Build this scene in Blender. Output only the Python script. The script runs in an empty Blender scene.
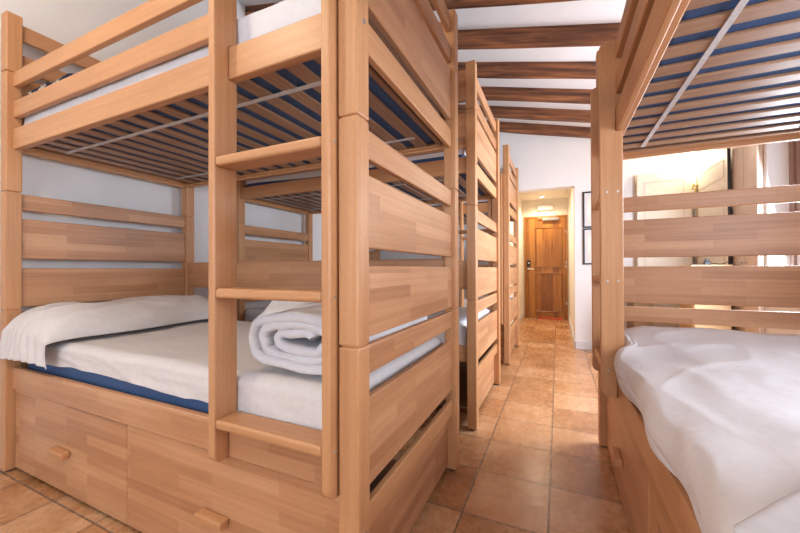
import bpy, bmesh, math, random
from mathutils import Vector, Matrix, noise
random.seed(7)
SC = bpy.context.scene
COL = SC.collection
R = math.radians

# ------------------------------------------------------------------ camera
cam_d = bpy.data.cameras.new('camera')
cam_d.lens = 15.61; cam_d.sensor_width = 36; cam_d.clip_start = 0.02
cam = bpy.data.objects.new('camera', cam_d); COL.objects.link(cam)
cam.matrix_world = (Matrix.Translation((0, 0, 1.01)) @ Matrix.Rotation(R(24.458), 4, 'Z')
                    @ Matrix.Rotation(R(90.357), 4, 'X') @ Matrix.Rotation(R(-0.196), 4, 'Z'))
SC.camera = cam

# ------------------------------------------------------------------ world, light, exposure
SC.view_settings.view_transform = 'Standard'
SC.view_settings.look = 'None'
SC.view_settings.gamma = 1
SC.view_settings.exposure = 0.15
SC.view_settings.use_curve_mapping = False
W = bpy.data.worlds.new('sky'); SC.world = W; W.use_nodes = True
bg = W.node_tree.nodes['Background']
bg.inputs[0].default_value = (0.75, 0.87, 1.0, 1); bg.inputs[1].default_value = 4.0

def area(name, loc, direction, sx, sy, power, color):
    l = bpy.data.lights.new(name, 'AREA'); l.shape = 'RECTANGLE'; l.size = sx; l.size_y = sy
    l.energy = power; l.color = color
    o = bpy.data.objects.new(name, l); COL.objects.link(o); o.location = loc
    o.rotation_euler = Vector(direction).to_track_quat('-Z', 'Y').to_euler()
    return o
COOL = (0.80, 0.885, 1.0); WARM = (1.0, 0.80, 0.57)
# daylight through the far window; added fill at unseen near and back windows
area('daylight_far_window', (1.50, 3.02, 1.42), (-1, 0, -0.15), 1.0, 1.15, 88, COOL)
area('fill_near_window', (1.50, 0.35, 1.42), (-1, 0, -0.1), 1.3, 1.15, 58, COOL)
area('fill_back_window', (-0.4, -1.92, 1.45), (0, 1, 0.0), 2.6, 1.3, 12, (0.85, 0.9, 1.0))

# ------------------------------------------------------------------ materials
MATS = {}
def newmat(name):
    m = bpy.data.materials.new(name); m.use_nodes = True
    nt = m.node_tree; b = nt.nodes['Principled BSDF']; MATS[name] = m
    return m, nt, b
def N(nt, t, **kw):
    n = nt.nodes.new(t)
    for k, v in kw.items():
        if k in n.inputs.keys(): n.inputs[k].default_value = v
        else: setattr(n, k, v)
    return n
def ramp(nt, stops):
    r = nt.nodes.new('ShaderNodeValToRGB'); e = r.color_ramp.elements
    e[0].position, e[0].color = stops[0][0], (*stops[0][1], 1)
    e[1].position, e[1].color = stops[-1][0], (*stops[-1][1], 1)
    for p, c in stops[1:-1]:
        x = e.new(p); x.color = (*c, 1)
    return r
def mix(nt, fac, a, b, mode='MIX'):
    m = nt.nodes.new('ShaderNodeMix'); m.data_type = 'RGBA'; m.blend_type = mode
    for sock, v in ((m.inputs[0], fac), (m.inputs[6], a), (m.inputs[7], b)):
        if hasattr(v, 'links') or isinstance(v, bpy.types.NodeSocket): nt.links.new(v, sock)
        elif isinstance(v, (int, float)): sock.default_value = v
        else: sock.default_value = (*v, 1)
    return m.outputs[2]

def plain(name, col, rough=0.5, metal=0.0, noise_amt=0.06, scale=12, bump=0.0, spec=0.5):
    m, nt, b = newmat(name)
    tc = N(nt, 'ShaderNodeTexCoord'); nz = N(nt, 'ShaderNodeTexNoise', Scale=scale, Detail=4.0)
    nt.links.new(tc.outputs['Object'], nz.inputs['Vector'])
    dark = tuple(c * (1 - noise_amt) for c in col); lite = tuple(min(1, c * (1 + noise_amt)) for c in col)
    r = ramp(nt, [(0.35, dark), (0.65, lite)])
    nt.links.new(nz.outputs['Fac'], r.inputs[0]); nt.links.new(r.outputs[0], b.inputs['Base Color'])
    b.inputs['Roughness'].default_value = rough; b.inputs['Metallic'].default_value = metal
    b.inputs['Specular IOR Level'].default_value = spec
    if bump:
        bp = N(nt, 'ShaderNodeBump', Strength=bump, Distance=0.01)
        nt.links.new(nz.outputs['Fac'], bp.inputs['Height']); nt.links.new(bp.outputs[0], b.inputs['Normal'])
    return m

def wood(name, cols, staves=True, sw=0.042, sl=0.38, grain=1.0, rough=0.42, stave_amt=1.0):
    """Wood along the UV's u axis (metres). cols = dark, mid, light."""
    m, nt, b = newmat(name)
    uv = N(nt, 'ShaderNodeUVMap'); oi = N(nt, 'ShaderNodeObjectInfo')
    off = N(nt, 'ShaderNodeVectorMath', operation='SCALE'); off.inputs[0].default_value = (7.3, 3.1, 0)
    nt.links.new(oi.outputs['Random'], off.inputs['Scale'])
    add = N(nt, 'ShaderNodeVectorMath', operation='ADD')
    nt.links.new(uv.outputs[0], add.inputs[0]); nt.links.new(off.outputs[0], add.inputs[1])
    # fine grain: noise stretched along u
    mp = N(nt, 'ShaderNodeMapping'); mp.inputs['Scale'].default_value = (2.2, 70, 1)
    nt.links.new(add.outputs[0], mp.inputs['Vector'])
    g = N(nt, 'ShaderNodeTexNoise', Scale=1.0, Detail=5.0, Distortion=0.4)
    nt.links.new(mp.outputs[0], g.inputs['Vector'])
    # pores
    mp2 = N(nt, 'ShaderNodeMapping'); mp2.inputs['Scale'].default_value = (40, 420, 1)
    nt.links.new(add.outputs[0], mp2.inputs['Vector'])
    po = N(nt, 'ShaderNodeTexNoise', Scale=1.0, Detail=2.0); nt.links.new(mp2.outputs[0], po.inputs['Vector'])
    # broad tone
    mp3 = N(nt, 'ShaderNodeMapping'); mp3.inputs['Scale'].default_value = (1.2, 6, 1)
    nt.links.new(add.outputs[0], mp3.inputs['Vector'])
    br = N(nt, 'ShaderNodeTexNoise', Scale=1.0, Detail=3.0); nt.links.new(mp3.outputs[0], br.inputs['Vector'])
    f1 = N(nt, 'ShaderNodeMath', operation='MULTIPLY_ADD'); f1.inputs[1].default_value = 0.45 * grain; f1.inputs[2].default_value = 0.5 - 0.225 * grain
    nt.links.new(g.outputs['Fac'], f1.inputs[0])
    f2 = N(nt, 'ShaderNodeMath', operation='MULTIPLY_ADD'); f2.inputs[1].default_value = 0.5
    nt.links.new(br.outputs['Fac'], f2.inputs[0])
    s0 = N(nt, 'ShaderNodeMath', operation='SUBTRACT'); s0.inputs[1].default_value = 0.25
    nt.links.new(f1.outputs[0], s0.inputs[0]); nt.links.new(s0.outputs[0], f2.inputs[2])
    fac = f2.outputs[0]
    if staves:
        bk = N(nt, 'ShaderNodeTexBrick'); bk.offset = 0.37; bk.offset_frequency = 2; bk.squash = 1.0
        bk.inputs['Color1'].default_value = (0, 0, 0, 1); bk.inputs['Color2'].default_value = (1, 1, 1, 1)
        bk.inputs['Mortar'].default_value = (0.4, 0.4, 0.4, 1)
        bk.inputs['Scale'].default_value = 1.0; bk.inputs['Mortar Size'].default_value = 0.0
        bk.inputs['Brick Width'].default_value = sl; bk.inputs['Row Height'].default_value = sw
        nt.links.new(add.outputs[0], bk.inputs['Vector'])
        f3 = N(nt, 'ShaderNodeMath', operation='MULTIPLY_ADD'); f3.inputs[1].default_value = 0.42 * stave_amt
        nt.links.new(bk.outputs['Color'], f3.inputs[0])
        s1 = N(nt, 'ShaderNodeMath', operation='SUBTRACT'); s1.inputs[1].default_value = 0.21 * stave_amt
        nt.links.new(fac, s1.inputs[0]); nt.links.new(s1.outputs[0], f3.inputs[2]); fac = f3.outputs[0]
    r = ramp(nt, [(0.15, cols[0]), (0.5, cols[1]), (0.85, cols[2])])
    nt.links.new(fac, r.inputs[0])
    pr = ramp(nt, [(0.30, (0.72, 0.68, 0.66)), (0.42, (1, 1, 1))]); nt.links.new(po.outputs['Fac'], pr.inputs[0])
    nt.links.new(mix(nt, 0.6, r.outputs[0], pr.outputs[0], 'MULTIPLY'), b.inputs['Base Color'])
    b.inputs['Roughness'].default_value = rough
    bp = N(nt, 'ShaderNodeBump', Strength=0.06, Distance=0.002)
    nt.links.new(g.outputs['Fac'], bp.inputs['Height']); nt.links.new(bp.outputs[0], b.inputs['Normal'])
    return m

BEECH_S = wood('beech_staves', [(0.33, 0.142, 0.062), (0.50, 0.246, 0.118), (0.65, 0.365, 0.195)], sl=0.46, stave_amt=0.78)
BEECH = wood('beech_solid', [(0.37, 0.160, 0.064), (0.53, 0.260, 0.115), (0.66, 0.360, 0.175)], staves=False)
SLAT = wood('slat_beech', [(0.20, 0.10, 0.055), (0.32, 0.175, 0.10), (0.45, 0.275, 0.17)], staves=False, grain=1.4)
PINE = wood('honey_pine', [(0.11, 0.035, 0.008), (0.30, 0.115, 0.024), (0.48, 0.215, 0.05)], sw=0.11, sl=4.0, grain=1.8, rough=0.35)
TAN = wood('tan_cabinet_wood', [(0.55, 0.35, 0.17), (0.66, 0.44, 0.23), (0.74, 0.52, 0.3)], staves=False)
DARKW = wood('dark_brown_wood', [(0.10, 0.05, 0.02), (0.16, 0.08, 0.03), (0.22, 0.12, 0.05)], staves=False)
FRAMEW = wood('window_frame_wood', [(0.20, 0.12, 0.09), (0.27, 0.17, 0.13), (0.34, 0.23, 0.18)], staves=False)

def beam_mat():
    m, nt, b = newmat('old_beam_wood')
    uv = N(nt, 'ShaderNodeUVMap'); oi = N(nt, 'ShaderNodeObjectInfo')
    off = N(nt, 'ShaderNodeVectorMath', operation='SCALE'); off.inputs[0].default_value = (17.3, 3.1, 0)
    nt.links.new(oi.outputs['Random'], off.inputs['Scale'])
    add = N(nt, 'ShaderNodeVectorMath', operation='ADD')
    nt.links.new(uv.outputs[0], add.inputs[0]); nt.links.new(off.outputs[0], add.inputs[1])
    mp = N(nt, 'ShaderNodeMapping'); mp.inputs['Scale'].default_value = (2.0, 26, 1)
    nt.links.new(add.outputs[0], mp.inputs['Vector'])
    g = N(nt, 'ShaderNodeTexNoise', Scale=1.0, Detail=6.0, Distortion=0.35); nt.links.new(mp.outputs[0], g.inputs['Vector'])
    r = ramp(nt, [(0.30, (0.045, 0.014, 0.006)), (0.5, (0.17, 0.058, 0.021)), (0.70, (0.37, 0.14, 0.05))])
    nt.links.new(g.outputs['Fac'], r.inputs[0])
    mk = N(nt, 'ShaderNodeMapping'); mk.inputs['Scale'].default_value = (3.2, 10, 1); nt.links.new(add.outputs[0], mk.inputs['Vector'])
    v = N(nt, 'ShaderNodeTexVoronoi', Scale=1.0); nt.links.new(mk.outputs[0], v.inputs['Vector'])
    kr = ramp(nt, [(0.05, (0.18, 0.14, 0.12)), (0.22, (1, 1, 1))]); nt.links.new(v.outputs['Distance'], kr.inputs[0])
    nt.links.new(mix(nt, 0.8, r.outputs[0], kr.outputs[0], 'MULTIPLY'), b.inputs['Base Color'])
    b.inputs['Roughness'].default_value = 0.6
    bp = N(nt, 'ShaderNodeBump', Strength=0.4, Distance=0.006); nt.links.new(g.outputs['Fac'], bp.inputs['Height'])
    nt.links.new(bp.outputs[0], b.inputs['Normal'])
    return m
BEAM = beam_mat()

def tile_mat():
    m, nt, b = newmat('terracotta_tiles')
    tc = N(nt, 'ShaderNodeTexCoord')
    mp = N(nt, 'ShaderNodeMapping'); mp.inputs['Location'].default_value = (0.0385 + 0.329 * 40, -1.7535 + 0.3318 * 40, 0)
    nt.links.new(tc.outputs['Object'], mp.inputs['Vector'])
    bk = N(nt, 'ShaderNodeTexBrick'); bk.offset = 0.0; bk.squash = 1.0
    bk.inputs['Color1'].default_value = (0, 0, 0, 1); bk.inputs['Color2'].default_value = (1, 1, 1, 1)
    bk.inputs['Mortar'].default_value = (0.5, 0.5, 0.5, 1); bk.inputs['Scale'].default_value = 1
    bk.inputs['Mortar Size'].default_value = 0.0046; bk.inputs['Mortar Smooth'].default_value = 0.35
    bk.inputs['Brick Width'].default_value = 0.329; bk.inputs['Row Height'].default_value = 0.3318
    nt.links.new(mp.outputs[0], bk.inputs['Vector'])
    n1 = N(nt, 'ShaderNodeTexNoise', Scale=5.0, Detail=8.0, Roughness=0.62); nt.links.new(tc.outputs['Object'], n1.inputs['Vector'])
    n2 = N(nt, 'ShaderNodeTexNoise', Scale=26.0, Detail=4.0, Roughness=0.6); nt.links.new(tc.outputs['Object'], n2.inputs['Vector'])
    a = N(nt, 'ShaderNodeMath', operation='MULTIPLY_ADD'); a.inputs[1].default_value = 0.26
    nt.links.new(bk.outputs['Color'], a.inputs[0])
    a2 = N(nt, 'ShaderNodeMath', operation='MULTIPLY_ADD'); a2.inputs[1].default_value = 0.72
    nt.links.new(n1.outputs['Fac'], a2.inputs[0])
    a3 = N(nt, 'ShaderNodeMath', operation='MULTIPLY_ADD'); a3.inputs[1].default_value = 0.14; a3.inputs[2].default_value = -0.04
    nt.links.new(n2.outputs['Fac'], a3.inputs[0]); nt.links.new(a3.outputs[0], a2.inputs[2]); nt.links.new(a2.outputs[0], a.inputs[2])
    r = ramp(nt, [(0.28, (0.27, 0.112, 0.040)), (0.5, (0.47, 0.225, 0.096)), (0.74, (0.63, 0.37, 0.20))])
    nt.links.new(a.outputs[0], r.inputs[0])
    c = mix(nt, bk.outputs['Fac'], r.outputs[0], (0.20, 0.12, 0.08))
    nt.links.new(c, b.inputs['Base Color'])
    rr = ramp(nt, [(0.3, (0.20,) * 3), (0.7, (0.34,) * 3)]); nt.links.new(n2.outputs['Fac'], rr.inputs[0])
    nt.links.new(rr.outputs[0], b.inputs['Roughness'])
    inv = N(nt, 'ShaderNodeMath', operation='MULTIPLY_ADD'); inv.inputs[1].default_value = -1.0
    sm = N(nt, 'ShaderNodeMath', operation='MULTIPLY'); sm.inputs[1].default_value = 0.25
    nt.links.new(n1.outputs['Fac'], sm.inputs[0]); nt.links.new(bk.outputs['Fac'], inv.inputs[0]); nt.links.new(sm.outputs[0], inv.inputs[2])
    bp = N(nt, 'ShaderNodeBump', Strength=0.5, Distance=0.004); nt.links.new(inv.outputs[0], bp.inputs['Height'])
    nt.links.new(bp.outputs[0], b.inputs['Normal'])
    return m
TILE = tile_mat()
WALL = plain('white_plaster', (0.80, 0.79, 0.79), 0.85, noise_amt=0.02, scale=3, bump=0.05)
CREAM = plain('cream_plaster', (0.84, 0.79, 0.70), 0.8, noise_amt=0.02, scale=3)
CEIL = plain('white_ceiling_boards', (0.86, 0.86, 0.87), 0.85, noise_amt=0.02, scale=4)
SHEET = plain('white_cotton', (0.70, 0.69, 0.715), 0.85, noise_amt=0.02, scale=60, bump=0.05, spec=0.2)
OLDSHEET = plain('ivory_cotton', (0.68, 0.64, 0.63), 0.85, noise_amt=0.03, scale=50, bump=0.05, spec=0.2)
GREYSHEET = plain('grey_white_cotton', (0.58, 0.57, 0.60), 0.85, noise_amt=0.03, scale=50, bump=0.05, spec=0.2)
BLUE = plain('navy_mattress_fabric', (0.036, 0.082, 0.20), 0.7, noise_amt=0.15, scale=150)
STRAPM = plain('grey_webbing', (0.55, 0.51, 0.50), 0.7, noise_amt=0.08, scale=120)
STEEL = plain('steel', (0.62, 0.62, 0.64), 0.3, 0.9, 0.02)
BLACK = plain('black_plastic', (0.015, 0.015, 0.016), 0.4, noise_amt=0.1)
CREAMP = plain('cream_paint', (0.82, 0.77, 0.66), 0.5, noise_amt=0.02)
LTAN = plain('pale_beige_laminate', (0.68, 0.56, 0.46), 0.5, noise_amt=0.03)
PAPER = plain('warm_print_paper', (0.86, 0.74, 0.66), 0.7, noise_amt=0.12, scale=7)
RED = plain('red_draught_strip', (0.60, 0.09, 0.05), 0.6)
OLIVE = plain('dried_flower', (0.36, 0.26, 0.07), 0.8, noise_amt=0.5, scale=60)
for m_ in (SHEET, OLDSHEET, GREYSHEET):      # soft creases in the cloth
    nt = m_.node_tree; b = nt.nodes['Principled BSDF']
    tc = N(nt, 'ShaderNodeTexCoord'); n_ = N(nt, 'ShaderNodeTexNoise', Scale=7.0, Detail=3.0, Distortion=1.6)
    mp = N(nt, 'ShaderNodeMapping'); mp.inputs['Scale'].default_value = (1.0, .55, 1.6); mp.inputs['Rotation'].default_value = (0, 0, .5)
    nt.links.new(tc.outputs['Object'], mp.inputs['Vector']); nt.links.new(mp.outputs[0], n_.inputs['Vector'])
    ab = N(nt, 'ShaderNodeMath', operation='SUBTRACT'); ab.inputs[1].default_value = .5; nt.links.new(n_.outputs['Fac'], ab.inputs[0])
    a2_ = N(nt, 'ShaderNodeMath', operation='ABSOLUTE'); nt.links.new(ab.outputs[0], a2_.inputs[0])
    cr_ = ramp(nt, [(0.0, (1, 1, 1)), (0.09, (0, 0, 0))]); nt.links.new(a2_.outputs[0], cr_.inputs[0])
    bp = N(nt, 'ShaderNodeBump', Strength=0.07, Distance=0.010); nt.links.new(cr_.outputs[0], bp.inputs['Height'])
    nt.links.new(bp.outputs[0], b.inputs['Normal'])
PATT = plain('navy_and_ivory_print', (0.80, 0.74, 0.62), 0.85)
nt = PATT.node_tree; b = nt.nodes['Principled BSDF']
v = N(nt, 'ShaderNodeTexVoronoi', Scale=16.0); tc = N(nt, 'ShaderNodeTexCoord'); nt.links.new(tc.outputs['Object'], v.inputs['Vector'])
rr = ramp(nt, [(0.42, (0.78, 0.72, 0.6)), (0.46, (0.02, 0.03, 0.07))]); nt.links.new(v.outputs['Distance'], rr.inputs[0])
nt.links.new(rr.outputs[0], b.inputs['Base Color'])
GLOWM, nt, b = newmat('lit_lamp_lens'); b.inputs['Emission Color'].default_value = (1, 0.86, 0.62, 1); b.inputs['Emission Strength'].default_value = 14
GLASS, nt, b = newmat('window_glass')
b.inputs['Transmission Weight'].default_value = 1.0; b.inputs['Roughness'].default_value = 0.0; b.inputs['IOR'].default_value = 1.05

# ------------------------------------------------------------------ mesh helpers
def empty(name, loc=(0, 0, 0), rz=0):
    o = bpy.data.objects.new(name, None); COL.objects.link(o); o.location = loc; o.rotation_euler = (0, 0, rz)
    o.empty_display_size = 0.1
    return o
def tag(o, label=None, cat=None, group=None, kind=None):
    if label: o['label'] = label
    if cat: o['category'] = cat
    if group: o['group'] = group
    if kind: o['kind'] = kind
    return o
def link(name, me, mat, parent=None, smooth=False):
    o = bpy.data.objects.new(name, me); COL.objects.link(o)
    if mat is not None and not me.materials: me.materials.append(mat)
    if parent is not None: o.parent = parent
    if smooth:
        for p in me.polygons: p.use_smooth = True
    return o
def box_bm(bm, a, b, bevel=0.004, seg=1, axis=None):
    """axis-aligned box with UVs in metres; u runs along `axis` (longest by default)"""
    a, b = [min(p, q) for p, q in zip(a, b)], [max(p, q) for p, q in zip(a, b)]
    r = bmesh.ops.create_cube(bm, size=1)
    vs = r['verts']
    for v in vs:
        v.co = Vector([(a[i] + b[i]) / 2 + v.co[i] * (b[i] - a[i]) for i in range(3)])
    ln = [b[i] - a[i] for i in range(3)]
    if axis is None: axis = ln.index(max(ln))
    bev = min(bevel, min(ln) * 0.45)
    if bev > 0:
        es = list({e for v in vs for e in v.link_edges})
        r = bmesh.ops.bevel(bm, geom=es, offset=bev, segments=seg, affect='EDGES', profile=0.5)
        fs = set(r['faces']); vs = list({v for f in r['faces'] for v in f.verts})
        fs |= {f for v in vs for f in v.link_faces}
    else:
        fs = {f for v in vs for f in v.link_faces}
    return fs, axis
def uv_faces(bm, fs, axis, seed=0.0):
    uvl = bm.loops.layers.uv.verify()
    for f in fs:
        n = f.normal; f.normal_update(); n = f.normal
        dom = max(range(3), key=lambda i: abs(n[i]))
        others = [i for i in range(3) if i != dom]
        if axis in others:
            ua = axis; va = [i for i in others if i != axis][0]
        else:
            ua, va = others
        for l in f.loops:
            l[uvl].uv = (l.vert.co[ua] + seed, l.vert.co[va] + dom * 0.37 + seed)
def boxes(name, lst, mat, parent=None, bevel=0.004, seg=1, axis=None):
    bm = bmesh.new()
    for i, (a, b) in enumerate(lst):
        fs, ax = box_bm(bm, a, b, bevel, seg, axis); uv_faces(bm, fs, ax, i * 0.13)
    me = bpy.data.meshes.new(name); bm.to_mesh(me); bm.free()
    return link(name, me, mat, parent)
def box(name, a, b, mat, parent=None, bevel=0.004, seg=1, axis=None):
    return boxes(name, [(a, b)], mat, parent, bevel, seg, axis)
def prism(name, pts, axis, lo, hi, mat, parent=None, bevel=0.003, uaxis=2):
    """extrude a 2D outline along an axis; pts given in the other two axes, in order"""
    bm = bmesh.new(); oth = [i for i in range(3) if i != axis]
    def mk(p, h):
        c = [0, 0, 0]; c[axis] = h; c[oth[0]] = p[0]; c[oth[1]] = p[1]; return bm.verts.new(c)
    A = [mk(p, lo) for p in pts]; B = [mk(p, hi) for p in pts]; n = len(pts)
    bm.faces.new(A[::-1]); bm.faces.new(B)
    for i in range(n): bm.faces.new((A[i], A[(i + 1) % n], B[(i + 1) % n], B[i]))
    bmesh.ops.recalc_face_normals(bm, faces=bm.faces)
    if bevel:
        es = [e for e in bm.edges if len(e.link_faces) == 2 and e.calc_face_angle(0) > 1.0]
        bmesh.ops.bevel(bm, geom=es, offset=bevel, segments=2, affect='EDGES', profile=0.5)
    uv_faces(bm, bm.faces[:], uaxis)
    me = bpy.data.meshes.new(name); bm.to_mesh(me); bm.free()
    return link(name, me, mat, parent)
def cyl(name, c, r, h, axis, mat, parent=None, seg=16, r2=None):
    bm = bmesh.new()
    bmesh.ops.create_cone(bm, cap_ends=True, segments=seg, radius1=r, radius2=r if r2 is None else r2, depth=h)
    rot = {0: Matrix.Rotation(R(90), 3, 'Y'), 1: Matrix.Rotation(R(90), 3, 'X'), 2: Matrix.Identity(3)}[axis]
    for v in bm.verts: v.co = rot @ v.co + Vector(c)
    uv_faces(bm, bm.faces[:], 2)
    me = bpy.data.meshes.new(name); bm.to_mesh(me); bm.free()
    return link(name, me, mat, parent)
def grid_mesh(name, nu, nv, fn, mat, parent=None, thick=0.0, offset=1.0, closed_u=False, sub=0):
    vs = [fn(i / (nu - (0 if closed_u else 1)), j / (nv - 1)) for j in range(nv) for i in range(nu)]
    fs = []
    for j in range(nv - 1):
        for i in range(nu if closed_u else nu - 1):
            i2 = (i + 1) % nu
            fs.append((j * nu + i, j * nu + i2, (j + 1) * nu + i2, (j + 1) * nu + i))
    me = bpy.data.meshes.new(name); me.from_pydata(vs, [], fs); me.update()
    o = link(name, me, mat, parent, smooth=True)
    if thick:
        s = o.modifiers.new('thickness', 'SOLIDIFY'); s.thickness = thick; s.offset = offset
    if sub:
        s = o.modifiers.new('smooth', 'SUBSURF'); s.levels = sub; s.render_levels = sub
    return o
def nz(x, y, z=0.0, s=1.0):
    return noise.noise(Vector((x * s, y * s, z * s)))
def ridge(x, y, seed, s, p=4):
    return max(0.0, 1 - 2.2 * abs(noise.noise(Vector((x * s, y * s, seed))))) ** p
def tree(o, loc=None, rz=None, parent=None):
    c = o.copy(); COL.objects.link(c)
    if parent is not None: c.parent = parent
    for ch in o.children: tree(ch, parent=c)
    if loc is not None: c.location = loc
    if rz is not None: c.rotation_euler = (0, 0, rz)
    return c

# ------------------------------------------------------------------ room shell
XL, XR, YB, YF = -2.615, 1.45, -2.0, 4.87
ZC = lambda x: 2.80 - 0.245 * x           # the ceiling falls towards the window side
def shell(name, a, b, mat):
    return tag(box(name, a, b, mat, bevel=0), kind='structure')
shell('floor', (XL - 0.2, YB - 0.2, -0.1), (XR + 0.2, 7.75, 0.0), TILE)
shell('wall_left', (XL - 0.15, YB - 0.15, 0), (XL, YF + 0.15, 3.75), WALL)
# far wall: opening to the entrance lobby
OX0, OX1, OZ = -0.66, 0.196, 2.045
def wall_xz(name, rects, y0, y1, mat):
    return tag(boxes(name, [((x0, y0, z0), (x1, y1, z1)) for x0, x1, z0, z1 in rects], mat, bevel=0), kind='structure')
wall_xz('wall_far', [(XL - .15, OX0, 0, 3.6), (OX1, XR + .55, 0, 3.6), (OX0, OX1, OZ, 3.6)], YF, YF + 0.14, WALL)
# right wall with two deep windows, the near one added for fill light
WZ0, WZ1 = 0.80, 2.08
def wall_yz(name, rects, x0, x1, mat):
    return tag(boxes(name, [((x0, y0, z0), (x1, y1, z1)) for y0, y1, z0, z1 in rects], mat, bevel=0), kind='structure')
WIN = [(-0.35, 1.05), (2.45, 3.55)]
wall_yz('wall_right', [(YB, WIN[0][0], 0, 2.6), (WIN[0][1], WIN[1][0], 0, 2.6), (WIN[1][1], YF, 0, 2.6),
                       (WIN[0][0], WIN[0][1], 0, WZ0), (WIN[1][0], WIN[1][1], 0, WZ0),
                       (WIN[0][0], WIN[0][1], WZ1, 2.6), (WIN[1][0], WIN[1][1], WZ1, 2.6)], XR, XR + 0.32, WALL)
BW = (-1.75, 0.9, 0.75, 2.15)
wall_xz('wall_back', [(XL - .15, BW[0], 0, 3.6), (BW[1], XR + .32, 0, 3.6), (BW[0], BW[1], 0, BW[2]), (BW[0], BW[1], BW[3], 3.6)], YB - 0.15, YB, WALL)
# sloping ceiling
prism('ceiling', [(XL - .2, ZC(XL - .2)), (XR + .4, ZC(XR + .4)), (XR + .4, ZC(XR + .4) + .1), (XL - .2, ZC(XL - .2) + .1)], 1, YB - .15, YF + .14, CEIL, bevel=0, uaxis=0)
tag(bpy.data.objects['ceiling'], kind='structure')
# entrance lobby beyond the opening
LY = 7.5
shell('wall_lobby_left', (OX0 - .12, YF + .14, 0), (OX0, LY, 2.5), CREAM)
shell('wall_lobby_right', (OX1, YF + .14, 0), (OX1 + .12, LY, 2.5), CREAM)
shell('wall_lobby_end', (OX0 - .12, LY, 0), (OX1 + .12, LY + .12, 2.5), CREAM)
shell('ceiling_lobby', (OX0 - .12, YF + .14, 2.38), (OX1 + .12, LY, 2.48), CREAM)
# baseboards
bbm = SHEET
def bb(name, a, b): tag(box(name, a, b, bbm, bevel=0.003), kind='structure')
bb('baseboard_far', (OX1 + 0.0, YF - .014, 0), (XR, YF, 0.10))
bb('baseboard_far_left', (XL, YF - .014, 0), (OX0, YF, 0.10))
bb('baseboard_lobby_right', (OX1 - .012, YF + .0, 0), (OX1, LY, 0.10))
bb('baseboard_lobby_left', (OX0, YF + .0, 0), (OX0 + .012, LY, 0.10))
bb('baseboard_lobby_end_left', (OX0 + .012, LY - .012, 0), (-.64, LY, 0.10))

def window(n, y0, y1):
    f = 0.055
    x0, x1 = XR + 0.12, XR + 0.185
    root = empty(f'window_{n}', (x0, (y0 + y1) / 2, WZ0)); tag(root, kind='structure')
    inv = Matrix.Translation(root.location).inverted()
    def P(name, lst, mat, bevel=0.004):
        o = boxes(name, lst, mat, root, bevel); o.data.transform(inv); return o
    P('window_frame', [((x0, y0, WZ0), (x1, y0 + f, WZ1)), ((x0, y1 - f, WZ0), (x1, y1, WZ1)),
                       ((x0, y0 + f, WZ0), (x1, y1 - f, WZ0 + f)), ((x0, y0 + f, WZ1 - f), (x1, y1 - f, WZ1))], FRAMEW)
    ym = (y0 + y1) / 2
    for s0, s1 in ((y0 + f, ym), (ym, y1 - f)):
        g = .05
        o = P('casement', [((x0 + .012, s0, WZ0 + f), (x1 - .01, s0 + g, WZ1 - f)), ((x0 + .012, s1 - g, WZ0 + f), (x1 - .01, s1, WZ1 - f)),
                       ((x0 + .012, s0 + g, WZ0 + f), (x1 - .01, s1 - g, WZ0 + f + g)), ((x0 + .012, s0 + g, WZ1 - f - g), (x1 - .01, s1 - g, WZ1 - f))], FRAMEW)
        p = P('pane', [((x0 + .03, s0 + g, WZ0 + f + g), (x0 + .034, s1 - g, WZ1 - f - g))], GLASS, 0)
        p.parent = o
window(1, *WIN[0]); window(2, *WIN[1])  # first window is unseen, added to carry fill light; second is the far one
# unseen back window behind the camera, added for fill light
root = empty('window_3', ((BW[0] + BW[1]) / 2, YB - .08, BW[2])); tag(root, kind='structure')
f = .06
o = boxes('window_frame', [((BW[0], YB - .11, BW[2]), (BW[0] + f, YB - .05, BW[3])), ((BW[1] - f, YB - .11, BW[2]), (BW[1], YB - .05, BW[3])),
          ((BW[0] + f, YB - .11, BW[2]), (BW[1] - f, YB - .05, BW[2] + f)), ((BW[0] + f, YB - .11, BW[3] - f), (BW[1] - f, YB - .05, BW[3])),
          (((BW[0] + BW[1]) / 2 - .03, YB - .11, BW[2] + f), ((BW[0] + BW[1]) / 2 + .03, YB - .05, BW[3] - f))], FRAMEW, root)
o.data.transform(Matrix.Translation(root.location).inverted())

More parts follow.
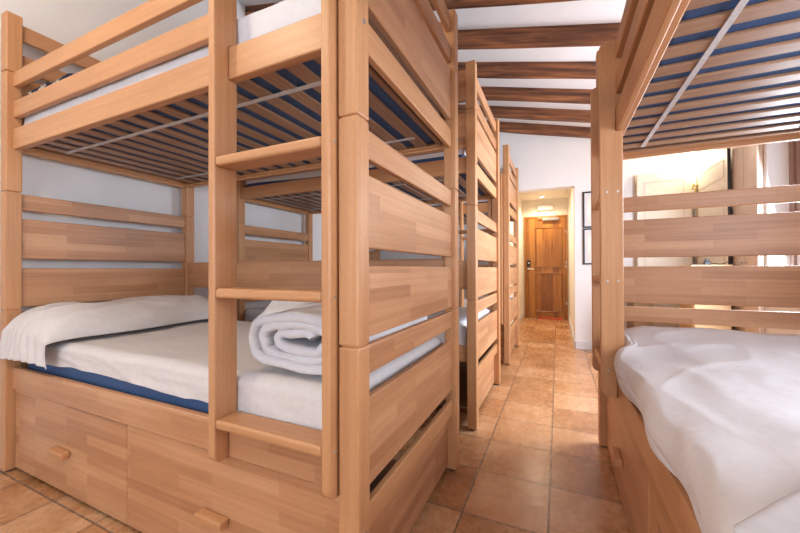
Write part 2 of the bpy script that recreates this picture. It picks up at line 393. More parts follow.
# ceiling beams
names_b = ['nearest the lobby wall', 'second out from the lobby wall', 'third out from the lobby wall', 'fourth out from the lobby wall',
           'fifth out from the lobby wall', 'topmost of those in the photo', 'just above the frame of the photo']
k = 0; y = 4.835
while y > -1.9:
    bx0, bx1 = XL + .002, XR - .002
    seg = 26; me_pts = []
    bm = bmesh.new(); rows = []
    for i in range(seg + 1):
        x = bx0 + (bx1 - bx0) * i / seg
        wob = 0.010 * nz(x * 1.3, k * 5.1); wob2 = 0.008 * nz(x * 1.7, k * 3.7 + 50)
        zt = ZC(x) - 0.001; zb = ZC(x) - 0.118 + wob
        ring = [(y - .082 + wob2, zt), (y - .082 + wob2, zb + .018), (y - .070 + wob2, zb), (y - .012, zb), (y, zb + .014), (y, zt)]
        rows.append([bm.verts.new((x, p[0], p[1])) for p in ring])
    for i in range(seg):
        for j in range(6):
            bm.faces.new((rows[i][j], rows[i][(j + 1) % 6], rows[i + 1][(j + 1) % 6], rows[i + 1][j]))
    bm.faces.new(rows[0]); bm.faces.new(rows[-1][::-1])
    bmesh.ops.recalc_face_normals(bm, faces=bm.faces)
    uvl = bm.loops.layers.uv.verify()
    for f in bm.faces:
        f.normal_update()
        for l in f.loops:
            c = l.vert.co; v_ = (c.z - ZC(c.x)) if abs(f.normal.y) > .5 else c.y
            l[uvl].uv = (c.x + k * 1.7, v_ + .3 * (abs(f.normal.y) > .5))
    me = bpy.data.meshes.new('ceiling_beam'); bm.to_mesh(me); bm.free()
    o = link('ceiling_beam', me, BEAM)
    if k < 7: tag(o, f'dark brown rough timber beam across the sloping ceiling, {names_b[k]}', 'beam', 'dark ceiling beams')
    else: tag(o, 'dark timber ceiling beam overhead, outside the frame of the photo', 'beam', 'dark ceiling beams')
    k += 1; y -= 0.488

# ------------------------------------------------------------------ bunk bed
L, D, P = 2.10, 0.987, 0.061
J1, J2, J3, TOP0 = 0.808, 1.406, 2.0105, 2.311
RL = 0.030      # recess of the long rails
RI = 0.020      # how far boards and rails sit back from the posts' outer faces
def make_bunk(mirror=False, TOP=TOP0, RL=.024, rungs=(.537, .937, 1.342), lz0=.412, lo0=-.029, straps=(.185, .775)):
    root = empty('bunk_bed')
    mx = (lambda x: L - x) if mirror else (lambda x: x)
    def B(name, a, b, mat=BEECH, parent=root, bevel=0.004, seg=1, axis=None):
        return box(name, (mx(a[0]), a[1], a[2]), (mx(b[0]), b[1], b[2]), mat, parent, bevel, seg, axis)
    for px in (0, L - P):
        for py in (0, D - P):
            secs = [(0.008, J1 - .0015), (J1 + .0015, J2 - .0015), (J2 + .0015, J3 - .0015), (J3 + .0015, TOP)]
            po = boxes('post', [((mx(px), py, z0), (mx(px + P), py + P, z1)) for z0, z1 in secs]
                       + [((mx(px + .006), py + .006, .02), (mx(px + P - .006), py + P - .006, TOP - .02))], BEECH, root, 0.006, 2, axis=2)
            cyl('rubber_foot', (mx(px + P / 2), py + P / 2, 0.004), .022, .008, 2, BLACK, po)
            ox = -0.001 if px == 0 else P + .001
            for zz in (0.32, 1.66, ):
                cyl('bolt', (mx(px + ox), py + .030, zz), .0065, .004, 0, STEEL, po, 10)
    # end boards
    ends = [('end_rail', .282, .355), ('end_board', .405, .650), ('end_slat', .715, .797), ('end_board', .818, 1.018),
            ('end_board', 1.067, 1.274), ('end_slat', 1.319, 1.401), ('end_rail', 1.615, 1.704), ('end_board', 1.755, 2.005),
            ('end_slat', 2.040, 2.122), ('end_slat', TOP - .116, TOP - .034)]
    for xa in (RI, L - RI - .024):
        for nm, z0, z1 in ends:
            B(nm, (xa, P, z0), (xa + .024, D - P, z1), BEECH if 'rail' in nm else BEECH_S, bevel=.005, seg=2)
        x2 = xa + .024 if xa < 1 else xa - .018
        B('drawer_case_end', (x2, P + .006, .03), (x2 + .018, D - P, .30), BEECH_S)
        B('frame_end_rail', (x2, P + .001, 1.636), (x2 + .018, D - P - .001, 1.66), BEECH)
    # long rails
    for nm, z0, z1 in (('side_rail', .413, .521), ('side_rail', 1.619, 1.722)):
        mt_ = BEECH_S if z0 < 1 else BEECH
        B(nm, (P, RL, z0), (L - P, RL + .025, z1), mt_, bevel=.005, seg=2)
        B(nm, (P, D - RL - .025, z0), (L - P, D - RL, z1), mt_, bevel=.005, seg=2)
        zl = z0 + .010
        B('ledger', (P + .02, RL + .025, zl), (L - P - .02, RL + .047, zl + .011), BEECH)
        B('ledger', (P + .02, D - RL - .047, zl), (L - P - .02, D - RL - .025, zl + .011), BEECH)
    LX0, LX1, ST = 1.579, 2.034, .028          # ladder stiles
    for z0, z1 in ((1.778, 1.862), (1.936, 2.011)):
        B('guard_rail', (P, RL, z0), (LX0, RL + .025, z1), BEECH, bevel=.005, seg=2)
    for z0, z1 in ((.876, 1.060), (1.778, 2.0), (2.078, TOP - .034)):
        B('rear_guard', (P, D - RL - .025, z0), (L - P, D - RL, z1), BEECH_S, bevel=.005, seg=2)
    # slats of the upper bunk, straps below them
    x = .084 + .052 - .11
    while x + .058 < L - .03:
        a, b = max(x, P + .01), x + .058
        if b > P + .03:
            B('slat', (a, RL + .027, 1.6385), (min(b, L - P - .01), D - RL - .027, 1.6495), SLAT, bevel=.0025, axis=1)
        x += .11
    for yy in straps:
        B('slat_strap', (P + .10, yy, 1.6345), (L - P - .10, yy + .018, 1.638), STRAPM, bevel=0)
    # deck under the lower mattress, drawers below
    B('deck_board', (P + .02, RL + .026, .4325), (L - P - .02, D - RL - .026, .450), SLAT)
    for x0, x1 in ((P + .008, 1.029), (1.033, L - P - .004)):
        dr = B('drawer', (x0, .034, .018), (x1, .052, .409), BEECH_S, bevel=.003)
        B('drawer_box', (x0 + .02, .052, .05), (x1 - .02, .80, .065), SLAT, dr)
        xc = (x0 + x1) / 2
        B('knob', (xc - .062, -.002, .186), (xc + .062, .0338, .214), BEECH, dr, .007, 3)
    # ladder
    def stile(x0):
        n = 5; r = .03; o0, o1 = lo0, .056
        z0, z1 = lz0, 2.022
        pts = []
        for i in range(n + 1):
            a = math.pi + i / n * math.pi / 2; pts.append((o0 + r + r * math.cos(a), z0 + r + r * math.sin(a)))
        for i in range(n + 1):
            a = -math.pi / 2 + i / n * math.pi / 2; pts.append((o1 - r + r * math.cos(a), z0 - .0 + r + r * math.sin(a)))
        # notches where the stile fits round the side rails
        k0 = RL - .001
        pts = [p for p in pts if not (p[0] > k0 and p[1] < .522)]
        pts += [(k0, lz0), (k0, .5225), (o1, .5225), (o1, 1.6175), (k0, 1.6175), (k0, 1.7235), (o1, 1.7235)]
        for i in range(n + 1):
            a = i / n * math.pi / 2; pts.append((o1 - r + r * math.cos(a), z1 - r + r * math.sin(a)))
        for i in range(n + 1):
            a = math.pi / 2 + i / n * math.pi / 2; pts.append((o0 + r + r * math.cos(a), z1 - r + r * math.sin(a)))
        a, b = mx(x0), mx(x0 + ST)
        return prism('ladder_stile', pts, 0, min(a, b), max(a, b), BEECH, root, 0.005, 2)
    s = [stile(LX0), stile(LX1 - ST)]
    for zz in rungs:
        r_ = B('ladder_rung', (LX0 + ST, -.028, zz - .015), (LX1 - ST, .054, zz + .015), BEECH, bevel=.009, seg=3)
        for st, xx in ((s[0], LX0 - .001), (s[1], LX1 + .001)):
            for yy in (-.006, 0.035):
                cyl('bolt', (mx(xx), yy, zz), .0045, .003, 0, STEEL, st, 10)
    for zz in (1.86, 1.67):
        pass
    return root

bed1 = make_bunk(False)
bed1.location = (-2.561, .757, 0)
tag(bed1, 'large beech bunk bed nearest the camera on the left, with ladder and drawers', 'bunk bed', 'beech bunk beds along the left wall')
bed2 = make_bunk(True)
bed2.location = (-2.561 + L, 2.151 + D, 0); bed2.rotation_euler = (0, 0, R(180))
tag(bed2, 'x', 'bunk bed', 'beech bunk beds along the left wall')
bed2['label'] = 'beech bunk bed in the middle of the left row, behind the nearest one'
bed3 = tree(bed1, (-2.561, 3.773, 0))
bed3['label'] = 'beech bunk bed farthest down the left row, beside the lobby opening'
RX, RY = .208, 2.310
bedR = make_bunk(True, 2.245, .030, (.553, .952, 1.348), .436, -.034, (.185, .775))
bedR.location = (RX, RY, 0); bedR.rotation_euler = (0, 0, R(-90))
# mirrored module: ladder near local x=0 which is the far end
tag(bedR, 'beech bunk bed on the right of the aisle, its upper slats seen from below', 'bunk bed')

# ------------------------------------------------------------------ mattresses
MY0, MY1, MX0, MX1 = .064, D - .045, .085, L - .085
def soft_box(name, a, b, r, mat, parent=None, wr=0.0, seed=0, nu=56, nv=14):
    """rounded, slightly wrinkled box shell"""
    bm = bmesh.new(); bmesh.ops.create_cube(bm, size=1)
    for v in bm.verts: v.co = Vector([(a[i] + b[i]) / 2 + v.co[i] * (b[i] - a[i]) for i in range(3)])
    bmesh.ops.bevel(bm, geom=bm.edges[:], offset=r, segments=3, affect='EDGES', profile=0.6)
    me = bpy.data.meshes.new(name); bm.to_mesh(me); bm.free()
    return link(name, me, mat, parent, smooth=True)
def sheet_shell(a, b, zt, hem, wr, seed, mat, parent, r=.022):
    """fitted sheet: closed strip round the four sides, over the edge and across the top; hem(x, y) = lower edge height"""
    e = .004; x0, y0, x1, y1 = a[0] - e, a[1] - e, b[0] + e, b[1] + e
    bm = bmesh.new()
    nx, ny = 72, 34
    def prof(t):   # t 0..1 -> (inset, z) from hem to the top edge
        return t
    def top(x, y):
        z = zt + wr * (0.6 * nz(x, y, seed, 5) + 0.3 * nz(x, y, seed, 13) + .35 * ridge(x, y * 3, seed, 2.2))
        return z
    xs = [x0 + (x1 - x0) * i / nx for i in range(nx + 1)]; ys = [y0 + (y1 - y0) * j / ny for j in range(ny + 1)]
    V = {}
    for i, x in enumerate(xs):
        for j, y in enumerate(ys):
            dx = min(x - x0, x1 - x); dy = min(y - y0, y1 - y)
            z = top(x, y)
            d = min(dx, dy)
            if d < r: z -= r * (1 - math.sqrt(max(0, 1 - (1 - d / r) ** 2))) if d > 0 else r
            V[i, j] = bm.verts.new((x, y, z))
    for i in range(nx):
        for j in range(ny):
            bm.faces.new((V[i, j], V[i + 1, j], V[i + 1, j + 1], V[i, j + 1]))
    ring = [(i, 0) for i in range(nx + 1)] + [(nx, j) for j in range(1, ny + 1)] + [(i, ny) for i in range(nx - 1, -1, -1)] + [(0, j) for j in range(ny - 1, 0, -1)]
    cx, cy = (x0 + x1) / 2, (y0 + y1) / 2
    prev = [V[k] for k in ring]; nr = 9
    for s in range(1, nr + 1):
        cur = []
        for v0, k in zip([V[k] for k in ring], ring):
            x, y, zt0 = v0.co; h = hem(x, y); t = s / nr
            z = zt0 + (h - zt0) * t
            nxn = (-1 if k[0] == 0 else 1 if k[0] == nx else 0); nyn = (-1 if k[1] == 0 else 1 if k[1] == ny else 0)
            w = wr * (1.2 * nz(x * 3 + z * 9, y * 3 + z * 4, seed + 9, 3) + .9 * nz(x * 1.5, z * 22, seed + y, 2)) * (0.25 + .75 * t)
            w += wr * .8 * ridge(x * .5 + y * .5, z * 5, seed + 2, 5) * t
            w = max(w, -.002)
            cur.append(bm.verts.new((x + nxn * w, y + nyn * w, z)))
        n = len(ring)
        for q in range(n): bm.faces.new((prev[q], prev[(q + 1) % n], cur[(q + 1) % n], cur[q]))
        prev = cur
    bmesh.ops.recalc_face_normals(bm, faces=bm.faces)
    me = bpy.data.meshes.new('fitted_sheet'); bm.to_mesh(me); bm.free()
    return link('fitted_sheet', me, mat, parent, smooth=True)
def mattress(bed, z0, z1, label, sheet=SHEET, hem=None, seed=0, wr=.004, mirror=False, group=None):
    """built in the bed's own frame, then placed like the bed"""
    a, b = (MX0, MY0), (MX1, MY1)
    root = empty('mattress', (0, 0, 0))
    soft_box('mattress_core', (a[0] + .004, a[1] + .004, z0), (b[0] - .004, b[1] - .004, z1 - .022), .03, BLUE, root)
    if hem is None: hem = lambda x, y: z0 + .025
    sheet_shell(a, b, z1, hem, wr, seed, sheet, root)
    root.matrix_world = bed.matrix_world
    root.location = bed.location; root.rotation_euler = bed.rotation_euler
    tag(root, label, 'mattress', group)
    return root
bpy.context.view_layer.update()
def hem1(x, y):
    if y < .1: return .548 + .016 * math.sin(x * 2.2 + .2) + .012 * nz(x, 0, 3, 6) - .055 * max(0, min(1, (x - 1.60) / .12))
    return .50
mattress(bed1, .456, .664, 'lower mattress of the nearest left bunk, ivory sheet over a navy base', OLDSHEET, hem1, 3, .007)
mattress(bed1, 1.650, 1.855, 'upper mattress of the nearest left bunk, white sheet above the guard rail', SHEET, lambda x, y: 1.72 + .02 * math.sin(x * 3), 5, .006)
mattress(bed2, .456, .664, 'lower mattress of the middle left bunk in a white sheet', SHEET, None, 7)
mattress(bed2, 1.650, 1.855, 'upper mattress of the middle left bunk in a white sheet', SHEET, lambda x, y: 1.74 + .01 * math.sin(x * 4), 9)
mattress(bed3, .456, .664, 'lower mattress of the farthest left bunk in a white sheet', SHEET, None, 11)
mattress(bed3, 1.650, 1.855, 'upper mattress of the farthest left bunk in a white sheet', SHEET, lambda x, y: 1.74, 13)
mattress(bedR, .456, .660, 'lower mattress of the right bunk, under the white duvet', SHEET, None, 15)
mattress(bedR, 1.650, 1.855, 'navy-based upper mattress of the right bunk resting on its slats', SHEET, lambda x, y: 1.76, 17)

# ------------------------------------------------------------------ bedding
def pillow(name, c, sx, sy, h, mat, rz=0, seed=0, tilt=(0, 0), parent=None, crumple=.012):
    """pinched cushion; c = centre of its underside"""
    nu, nv = 40, 30
    def surf(sign):
        def fn(u, v):
            x, y = u * 2 - 1, v * 2 - 1
            m = (1 - abs(x) ** 3.2) ** .5 * (1 - abs(y) ** 3.2) ** .5
            pin = 1 - .07 * (1 - abs(y) ** 2) * abs(x) ** 3 - .0
            X = x * sx / 2 * (1 - .06 * (1 - y * y) * 0) ; Y = y * sy / 2
            X *= 1 - .05 * (1 - abs(y)) * abs(x); Y *= 1 - .05 * (1 - abs(x)) * abs(y)
            w = crumple * (nz(x * 2, y * 2, seed, 1.3) + .6 * nz(x * 5, y * 5, seed + 4, 1) + .5 * ridge(x, y, seed + 7, 2.4, 3))
            z = h * .42 + (h * .58 * m + w * m) if sign > 0 else h * .42 * (1 - m) + 0.0
            return (X, Y, z)
        return fn
    vs, fs = [], []
    for sgn in (1, -1):
        base = len(vs); fn = surf(sgn)
        for j in range(nv):
            for i in range(nu): vs.append(fn(i / (nu - 1), j / (nv - 1)))
        for j in range(nv - 1):
            for i in range(nu - 1):
                q = (base + j * nu + i, base + j * nu + i + 1, base + (j + 1) * nu + i + 1, base + (j + 1) * nu + i)
                fs.append(q if sgn > 0 else q[::-1])
    me = bpy.data.meshes.new(name); me.from_pydata(vs, [], fs)
    bm = bmesh.new(); bm.from_mesh(me); bmesh.ops.remove_doubles(bm, verts=bm.verts, dist=.0005); bmesh.ops.recalc_face_normals(bm, faces=bm.faces); bm.to_mesh(me); bm.free()
    o = link(name, me, mat, parent, smooth=True)
    o.location = c; o.rotation_euler = (tilt[0], tilt[1], rz)
    return o
# pillow along the head end of bed 1 with a loose pillowcase flap hanging over the front
pl = pillow('pillow', (-2.275, 1.27, .668), .36, .74, .125, SHEET, R(0), 3, crumple=.0)
tag(pl, 'long white pillow at the head end of the nearest left lower bunk', 'pillow')
def cover(u, v):
    # v 0 far (wall) end .. 1 hem hanging in front of the rail; u 0 at the headboard .. 1 on the mattress
    edge = (max(0, 1 - max(0, u - .12) ** 2.6 * 1.35)) ** .5 if u < .93 else 0
    edge = math.sqrt(max(0, 1 - max(0, (u - .25) / .75) ** 3))
    wr_ = .014 * ridge(u * .8 + v * .3, v * 1.4, 3, 3.2, 3) + .010 * nz(u * 4, v * 7, 6)
    top_ = .684 + (.138 + wr_) * edge
    x0_, x1_ = -2.480 + .012 * math.sin(v * 5), -2.065 - .02 * math.sin(v * 9) - .015 * v
    x = x0_ + (x1_ - x0_) * u
    if v < .70:
        t = v / .70; y = 1.68 - .77 * t
        endr = min(1, t / .12); z = .684 + (top_ - .684) * math.sqrt(max(0, 1 - (1 - endr) ** 2))
        return (x, y, z)
    t = (v - .70) / .30
    a = min(1, t / .55) * math.pi / 2
    y = .91 - .150 * math.sin(a)
    fold = math.sin(u * 19 + 2.2 * nz(u * 3, t, 2)) * .013 * t + .010 * nz(u * 6, t * 2, 9) * t
    zs = top_ - (top_ - .66) * (1 - math.cos(a)) * .8
    z = zs if t < .55 else zs - (t - .55) / .45 * (.105 + .02 * (1 - u))
    z = max(z, .560)
    y -= abs(fold) * 1.2 * min(1, t * 2)
    x -= .055 * t * t * (1 - u) + fold * .5
    if x < -2.50 and y > .745: y = .745
    return (x, y, z)
fl = grid_mesh('pillowcase', 60, 80, cover, OLDSHEET, None, .005, 1.0, sub=1)
fl.parent = pl; fl.matrix_parent_inverse = Matrix.Translation(pl.location).inverted()
fl['label'] = 'loose ivory pillowcase, one end hanging over the side rail'

# rolled duvet at the foot end: a flattened spiral
def rolled(name, c, w, h, ln, turns, mat, seed):
    nt_, nl = 150, 22
    def fn(u, v):
        a = u * turns * 2 * math.pi + 0.6
        rr = (.20 + .80 * u)
        y = (v - .5) * ln
        ex = w / 2 * rr; ez = h / 2 * rr
        wob = 1 + .09 * nz(math.cos(a) * 1.3, math.sin(a) * 1.3, y * 3 + u * 2 + seed, 1) 
        cr = .010 * (ridge(a * .5, y * 2.5, seed, 2.5, 3) - .2) + .006 * nz(a * 4, y * 16, seed + 3)
        X = (ez + cr) * math.cos(a) * wob + (w - h) / 2 * math.tanh(2.2 * math.cos(a)) * (.35 + .65 * u); Z = (ez + cr) * math.sin(a) * wob
        bulge = 1 - .06 * abs(v * 2 - 1) ** 3
        yy = y + .018 * nz(a * .6, u * 4, seed + (7 if v > .5 else 0), 1) * (1 if abs(v - .5) > .35 else .3)
        Z *= bulge
        return (X + .004 * nz(a * 2.2, yy * 9, seed), yy, Z + h / 2 + .006 * nz(a * 3, yy * 14, seed))
    o = grid_mesh(name, nt_, nl, fn, mat, None, h * .172, 0.0, sub=1)
    o.location = c
    return o
rd = rolled('rolled_duvet', (-.755, 1.14, .686), .47, .195, .56, 3.1, SHEET, 2)
tag(rd, 'white duvet rolled up at the ladder end of the nearest left lower bunk', 'duvet')
pb = pillow('pillow', (-1.20, 1.60, .672), .60, .40, .17, OLDSHEET, R(8), 8, crumple=.05)
tag(pb, 'crumpled white pillow behind the rolled duvet on the lower bunk', 'pillow')
pu = pillow('pillow', (-2.27, 1.16, 1.852), .40, .68, .15, PATT, R(0), 12)
tag(pu, 'navy and ivory patterned pillow on the upper bunk at top left', 'pillow')

# duvet on the right lower bunk, hanging over its aisle side
def duv(u, v):
    # v along Y: 0 near camera .. 1 at the far headboard; u: 0 inner side .. 1 hem on the aisle side
    Y = .535 + v * 1.665
    far = min(1, max(0, (Y - 1.70) / .08)); far = far * far * (3 - 2 * far)
    xin = 1.135
    edge = .272 * 1.0
    bul = .062 + .014 * nz(Y * 4, 0, 3) + .012 * math.sin(Y * 13)
    drop = .115 + .03 * math.sin(Y * 3.1 + 1.0) + .018 * nz(Y * 6, 3, 5)
    top_z = .702 + .014 * nz(Y * 2.2, u * 3, 7) + .006 * nz(Y * 6, u * 8, 2)
    top_z += .010 * ridge(u * .9 - Y * .25, Y * .55 + u * .6, 21, 3.2, 3) * (1 - .5 * far) + .006 * ridge(u * 2 + Y * .5, Y * .8, 33, 3.0, 4)
    # long creases fanning from the far end
    top_z += .007 * math.sin((u * 9 + Y * 2.6 + 1.3 * nz(Y, u * 2, 1))) * (1 - .6 * far)
    if u < .68:
        t = u / .68
        X = xin + (edge + .035 - xin) * t
        z = top_z - .018 * max(0, t - .85) / .15 - .02 * max(0, .08 - t) / .08
    else:
        t = (u - .68) / .32
        a = min(1, t * 1.9) * math.pi / 2
        X0 = edge + .035
        X = X0 - (.035 + bul) * math.sin(a) + (.02 * max(0, t - .6) / .4)
        z = top_z - .018 - .045 * (1 - math.cos(a)) - max(0, t - .35) / .65 * drop
        # folds on the hanging part
        X += (.007 * math.sin(Y * 19 + 3 * t + 2 * nz(Y * 3, t, 5)) + .012 * (ridge(Y * 1.2 + t * .4, t * .35, 44, 4.5, 3) - .3)) * t
        Xf = edge + .035 + (.264 - edge - .035) * min(1, t * 1.6)          # beside the ladder it is tucked inside
        zf = top_z - .018 - .10 * max(0, t - .3)
        X = X * (1 - far) + Xf * far; z = z * (1 - far) + zf * far
    near = max(0, 1 - v / .05)
    z -= .075 * near * near; Y += .02 * math.sin(u * 7) * near
    return (X, Y, z)
dv = grid_mesh('duvet', 90, 110, duv, SHEET, None, .026, 1.0, sub=1)
tag(dv, 'white duvet spread over the right lower bunk, its edge hanging over the drawers', 'duvet')
# folded blanket corner nearest the camera on the right bunk
def fold(u, v):
    X = .168 + .34 * u + .27 * v; Y = .500 + .30 * u - .20 * v
    return (X, Y, .728 + .035 * min(1, u * 1.5 + v) + .008 * nz(u * 4, v * 4, 6) + .010 * math.sin(v * 7 + u))
fb = grid_mesh('folded_sheet', 40, 26, fold, GREYSHEET, None, .02, 1.0, sub=1)
tag(fb, 'greyish folded sheet lying on the near end of the right duvet', 'sheet')

# ------------------------------------------------------------------ lobby: door, sign, lamp
dx0, dx1 = -.622, .175
door = empty('door_1', ((dx0 + dx1) / 2, LY, 0)); tag(door, kind='structure')
def DP(name, lst, mat, parent=door, bevel=.004, axis=None):
    o = boxes(name, lst, mat, parent, bevel, axis=axis); 
    return o
inv = Matrix.Translation(door.location).inverted()
def D_(name, a, b, mat, parent=None, bevel=.004, axis=None, root=door):
    o = box(name, a, b, mat, None, bevel, axis=axis); o.data.transform(inv); o.parent = parent or root; return o
fr = boxes('door_frame', [((dx0, LY - .03, 0), (dx0 + .035, LY, 2.05)), ((dx1 - .03, LY - .03, 0), (dx1, LY, 2.05)), ((dx0 + .035, LY - .03, 2.015), (dx1 - .03, LY, 2.05))], PINE, None)
fr.data.transform(inv); fr.parent = door
leaf = D_('door_leaf', (dx0 + .037, LY - .022, .012), (dx1 - .032, LY - .001, 2.013), PINE, axis=2)
lx0, lx1 = dx0 + .037, dx1 - .032
st = .17
mould = []
for z0, z1 in ((.14, .92), (1.02, 1.82)):
    pz = D_('door_panel', (lx0 + st + .02, LY - .028, z0 + .02), (lx1 - st * .35 - .02, LY - .022, z1 - .02), PINE, leaf, .004, 2)
    m_ = boxes('panel_moulding', [((lx0 + st, LY - .036, z0), (lx1 - st * .35, LY - .022, z0 + .018)), ((lx0 + st, LY - .036, z1 - .018), (lx1 - st * .35, LY - .022, z1)),
                                 ((lx0 + st, LY - .036, z0 + .018), (lx0 + st + .018, LY - .022, z1 - .018)), ((lx1 - st * .35 - .018, LY - .036, z0 + .018), (lx1 - st * .35, LY - .022, z1 - .018))], PINE, None, .004)
    m_.data.transform(inv); m_.parent = leaf
D_('electronic_lock', (lx0 + .02, LY - .045, 1.04), (lx0 + .085, LY - .022, 1.17), BLACK, leaf, .008)
D_('lock_reader', (lx0 + .04, LY - .049, 1.10), (lx0 + .068, LY - .045, 1.13), STEEL, leaf, .002)
hd = D_('door_handle', (lx0 + .025, LY - .075, .985), (lx0 + .15, LY - .060, 1.003), STEEL, leaf, .006)
D_('handle_rose', (lx0 + .028, LY - .062, .98), (lx0 + .05, LY - .022, 1.008), STEEL, hd, .006)
D_('draught_strip', (lx0 + .22, LY - .034, .004), (lx1 - .06, LY - .022, .035), RED, leaf, .002)
cl = D_('door_closer', (lx1 - .42, LY - .075, 1.95), (lx1 - .12, LY - .022, 2.0), STEEL, leaf, .008)
D_('closer_arm', (lx1 - .50, LY - .068, 2.003), (lx1 - .16, LY - .052, 2.016), STEEL, cl, .003)
for zz in (1.10, 1.02, .3, 1.7):
    D_('hinge', (lx1 - .004, LY - .036, zz), (lx1 + .012, LY - .031, zz + .05), STEEL, leaf, .002)
el = empty('emergency_light', (-.215, LY, 2.16))
o = box('housing', (-.155, -.045, 0), (.155, 0, .115), CREAMP, el, .012, 3)
o = box('diffuser', (-.14, -.052, .012), (.14, -.045, .10), SHEET, el, .004)
tag(el, 'small cream emergency light box on the lobby wall above the pine door', 'emergency light')
def spot(x, y, z, label, power, group='ceiling spotlights', r=.045):
    root = empty('ceiling_spotlight', (x, y, z))
    cyl('trim_ring', (0, 0, -.005), r, .010, 2, CREAMP, root, 24)
    cyl('lamp_lens', (0, 0, -.0115), r * .7, .003, 2, GLOWM, root, 20)
    l = bpy.data.lights.new('lamp_light', 'SPOT'); l.energy = power; l.color = WARM; l.spot_size = R(150); l.spot_blend = 1; l.shadow_soft_size = .04
    lo = bpy.data.objects.new('lamp_light', l); COL.objects.link(lo); lo.parent = root; lo.location = (0, 0, -.03)
    tag(root, label, 'ceiling light', group)
    return root
spot(-.27, 7.15, 2.38, 'small glowing recessed spotlight in the lobby ceiling before the door', 70)
spot(-.27, 5.7, 2.38, 'recessed spotlight in the lobby ceiling just behind the opening, hidden by its lintel', 75)

# pictures beside the opening
for zz, lab in ((1.508, 'upper of two black-framed prints on the far wall by the ladder'), (1.054, 'lower of two black-framed prints on the far wall by the ladder')):
    root = empty('framed_picture', (.468, YF, zz)); w, h, t = .36, .445, .017
    boxes('frame', [((-w / 2, -.022, 0), (-w / 2 + t, 0, h)), ((w / 2 - t, -.022, 0), (w / 2, 0, h)), ((-w / 2 + t, -.022, 0), (w / 2 - t, 0, t)), ((-w / 2 + t, -.022, h - t), (w / 2 - t, 0, h))], BLACK, root, .002)
    box('mount', (-w / 2 + t, -.010, t), (w / 2 - t, -.002, h - t), SHEET, root, 0)
    box('print', (-w / 2 + t + .03, -.012, t + .045), (w / 2 - t - .03, -.010, h - t - .045), PAPER, root, 0)
    tag(root, lab, 'picture', 'framed prints on the far wall')

# ------------------------------------------------------------------ beyond the right bunk
# built-in cream wardrobe in the far wall: left door closed, right door swung open against the window wall
wd = empty('wardrobe', (1.08, YF - .016, 0))
tag(wd, 'cream built-in wardrobe with panelled doors in the far right corner', 'wardrobe')
box('back_panel', (-.25, -.012, 0), (.28, -.002, 2.10), CREAMP, wd, 0)
def leaf_(name, w, h, parent, loc, rz):
    o = box(name, (0, -.012, 0), (w, .012, h), CREAMP, parent, .003); o.location = loc; o.rotation_euler = (0, 0, rz)
    for sy in (-.0135,):
        m_ = boxes('panel_moulding', [q for z0, z1 in ((.12, 1.70), (1.80, h - .09)) for q in
             (((.07, sy - .001, z0), (w - .07, sy + .0015, z0 + .006)), ((.07, sy - .001, z1 - .006), (w - .07, sy + .0015, z1)),
              ((.07, sy - .001, z0 + .006), (.076, sy + .0015, z1 - .006)), ((w - .076, sy - .001, z0 + .006), (w - .07, sy + .0015, z1 - .006)))], LTAN, o, 0)
    return o
leaf_('wardrobe_door', .50, 2.05, wd, (-.24, -.055, .03), R(-4))
l2 = leaf_('wardrobe_door', .80, 2.05, wd, (.305, -.055, .03), R(-90))
boxes('door_edge_shadow', [((.80, -.011, 0), (.803, .011, 2.05))], BLACK, l2, 0)  # black strip put in for the shadow along the open door's edge
kn = empty('dried_flower_bunch', (1.365, YF - .15, 1.93))
for i in range(16):
    a_ = i * 2.4; q = .012 + .022 * ((i * 37) % 10) / 10
    cyl('sprig', (q * math.cos(a_), q * math.sin(a_) * .6, -.04 - .012 * i + .03), .011 + .004 * (i % 3), .035, 2, OLIVE, kn, 7, .004)
cyl('hanging_string', (0, 0, .035), .002, .09, 2, BLACK, kn, 6)
tag(kn, 'small bunch of dried yellow flowers hanging where the wardrobe doors meet', 'dried flowers')
# tan cabinet with an adaptor and cable on it
cb = empty('side_cabinet', (1.225, 3.90, 0)); tag(cb, 'plain tan wooden cabinet in the far right corner before the open wardrobe door', 'cabinet')
box('cabinet_body', (-.135, 0, .0), (.135, .36, 1.015), TAN, cb, .004)
box('cabinet_top', (-.145, -.012, 1.015), (.145, .37, 1.035), TAN, cb, .004)
dd = box('cabinet_door', (-.125, -.016, .05), (.125, 0, 1.0), TAN, cb, .003); dd['label'] = 'flat cabinet door'
cyl('knob', (.09, -.024, .75), .010, .016, 1, STEEL, dd, 12)
ad = empty('power_adaptor', (1.215, 3.96, 1.035)); tag(ad, 'small black plug adaptor standing on the tan cabinet', 'adaptor')
box('adaptor_body', (-.022, -.015, 0), (.022, .015, .030), BLACK, ad, .004)
box('plug_head', (-.014, -.012, .030), (.014, .012, .052), BLACK, ad, .003)
def tube(name, pts, r, mat, parent=None):
    cu = bpy.data.curves.new(name, 'CURVE'); cu.dimensions = '3D'; cu.bevel_depth = r; cu.bevel_resolution = 3
    sp = cu.splines.new('NURBS'); sp.points.add(len(pts) - 1); sp.use_endpoint_u = True; sp.order_u = 3
    for p, q in zip(sp.points, pts): p.co = (*q, 1)
    o = bpy.data.objects.new(name, cu); COL.objects.link(o); cu.materials.append(mat)
    bpy.context.view_layer.update()
    me = bpy.data.meshes.new_from_object(o); bpy.data.objects.remove(o); me.name = name
    return link(name, me, mat if not me.materials else None, parent, smooth=True)
cc = tube('power_cable', [(1.09, 3.95, 1.040), (1.13, 3.93, 1.040), (1.17, 3.98, 1.041), (1.192, 3.965, 1.045), (1.25, 3.96, 1.048), (1.30, 3.93, 1.040), (1.33, 3.97, 1.044), (1.355, 3.95, 1.06)], .0032, BLACK)
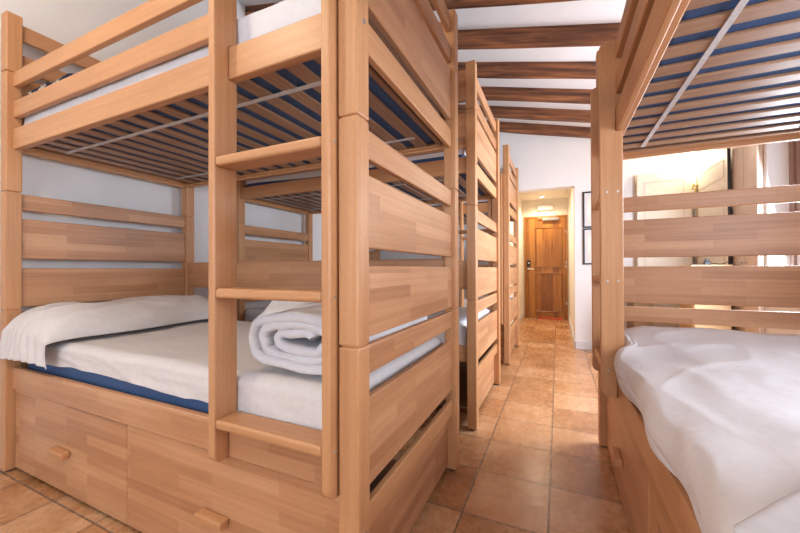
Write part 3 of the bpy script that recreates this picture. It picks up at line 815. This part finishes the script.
tag(cc, 'thin dark cable trailing across the top of the tan cabinet', 'cable')
st_ = empty('bedside_cabinet', (.80, 4.42, 0)); tag(st_, 'low dark brown cabinet against the far wall, seen through the right bunk', 'cabinet')
box('cabinet_body', (-.085, -.12, .03), (.085, .26, .74), DARKW, st_, .004)
box('cabinet_top', (-.095, -.13, .74), (.095, .27, .765), DARKW, st_, .004)
box('plinth', (-.08, -.11, 0), (.08, .25, .03), DARKW, st_, 0)
# beige wardrobe along the window wall
bw = empty('linen_cupboard', (XR - .002, 3.82, 0)); tag(bw, 'shallow beige tall cupboard on the window wall beside the far window', 'cupboard')
box('cupboard_body', (-.02, -.23, 0), (0, .20, 2.28), LTAN, bw, .003)
for y0, y1 in ((-.226, -.008), (-.004, .196)):
    q = box('cupboard_door', (-.036, y0, .06), (-.02, y1, 2.26), LTAN, bw, .003)
    cyl('knob', (-.044, (y0 + .03) if y0 > -.1 else (y1 - .03), 1.05), .009, .016, 0, STEEL, q, 12)
# lamps
def globe_lamp(name, loc, r, power, label, cat, stem=None, color=WARM):
    root = empty(name, loc)
    bm = bmesh.new(); bmesh.ops.create_uvsphere(bm, u_segments=24, v_segments=14, radius=r)
    me = bpy.data.meshes.new('lamp_shade'); bm.to_mesh(me); bm.free(); link('lamp_shade', me, GLOWM, root, True)
    if stem: cyl('stem', (0, 0, r + stem / 2 - .003), .006, stem, 2, STEEL, root, 10); cyl('ceiling_rose', (0, 0, r + stem), .035, .02, 2, STEEL, root, 20)
    l = bpy.data.lights.new('lamp_light', 'POINT'); l.energy = power; l.color = color; l.shadow_soft_size = r
    lo = bpy.data.objects.new('lamp_light', l); COL.objects.link(lo); lo.parent = root; lo.location = (0, 0, -r - .03)
    tag(root, label, cat)
globe_lamp('wall_lamp', (1.30, 4.70, 2.26), .035, 13, 'small glowing lamp high above the wardrobe in the far right corner', 'lamp', .03)
globe_lamp('added_pendant', (-1.55, -.15, 2.68), .09, 38, 'round glowing pendant lamp added behind the camera for warm light, outside the frame', 'pendant lamp', .30)  # unseen lamp added to warm the upper rails and left wall
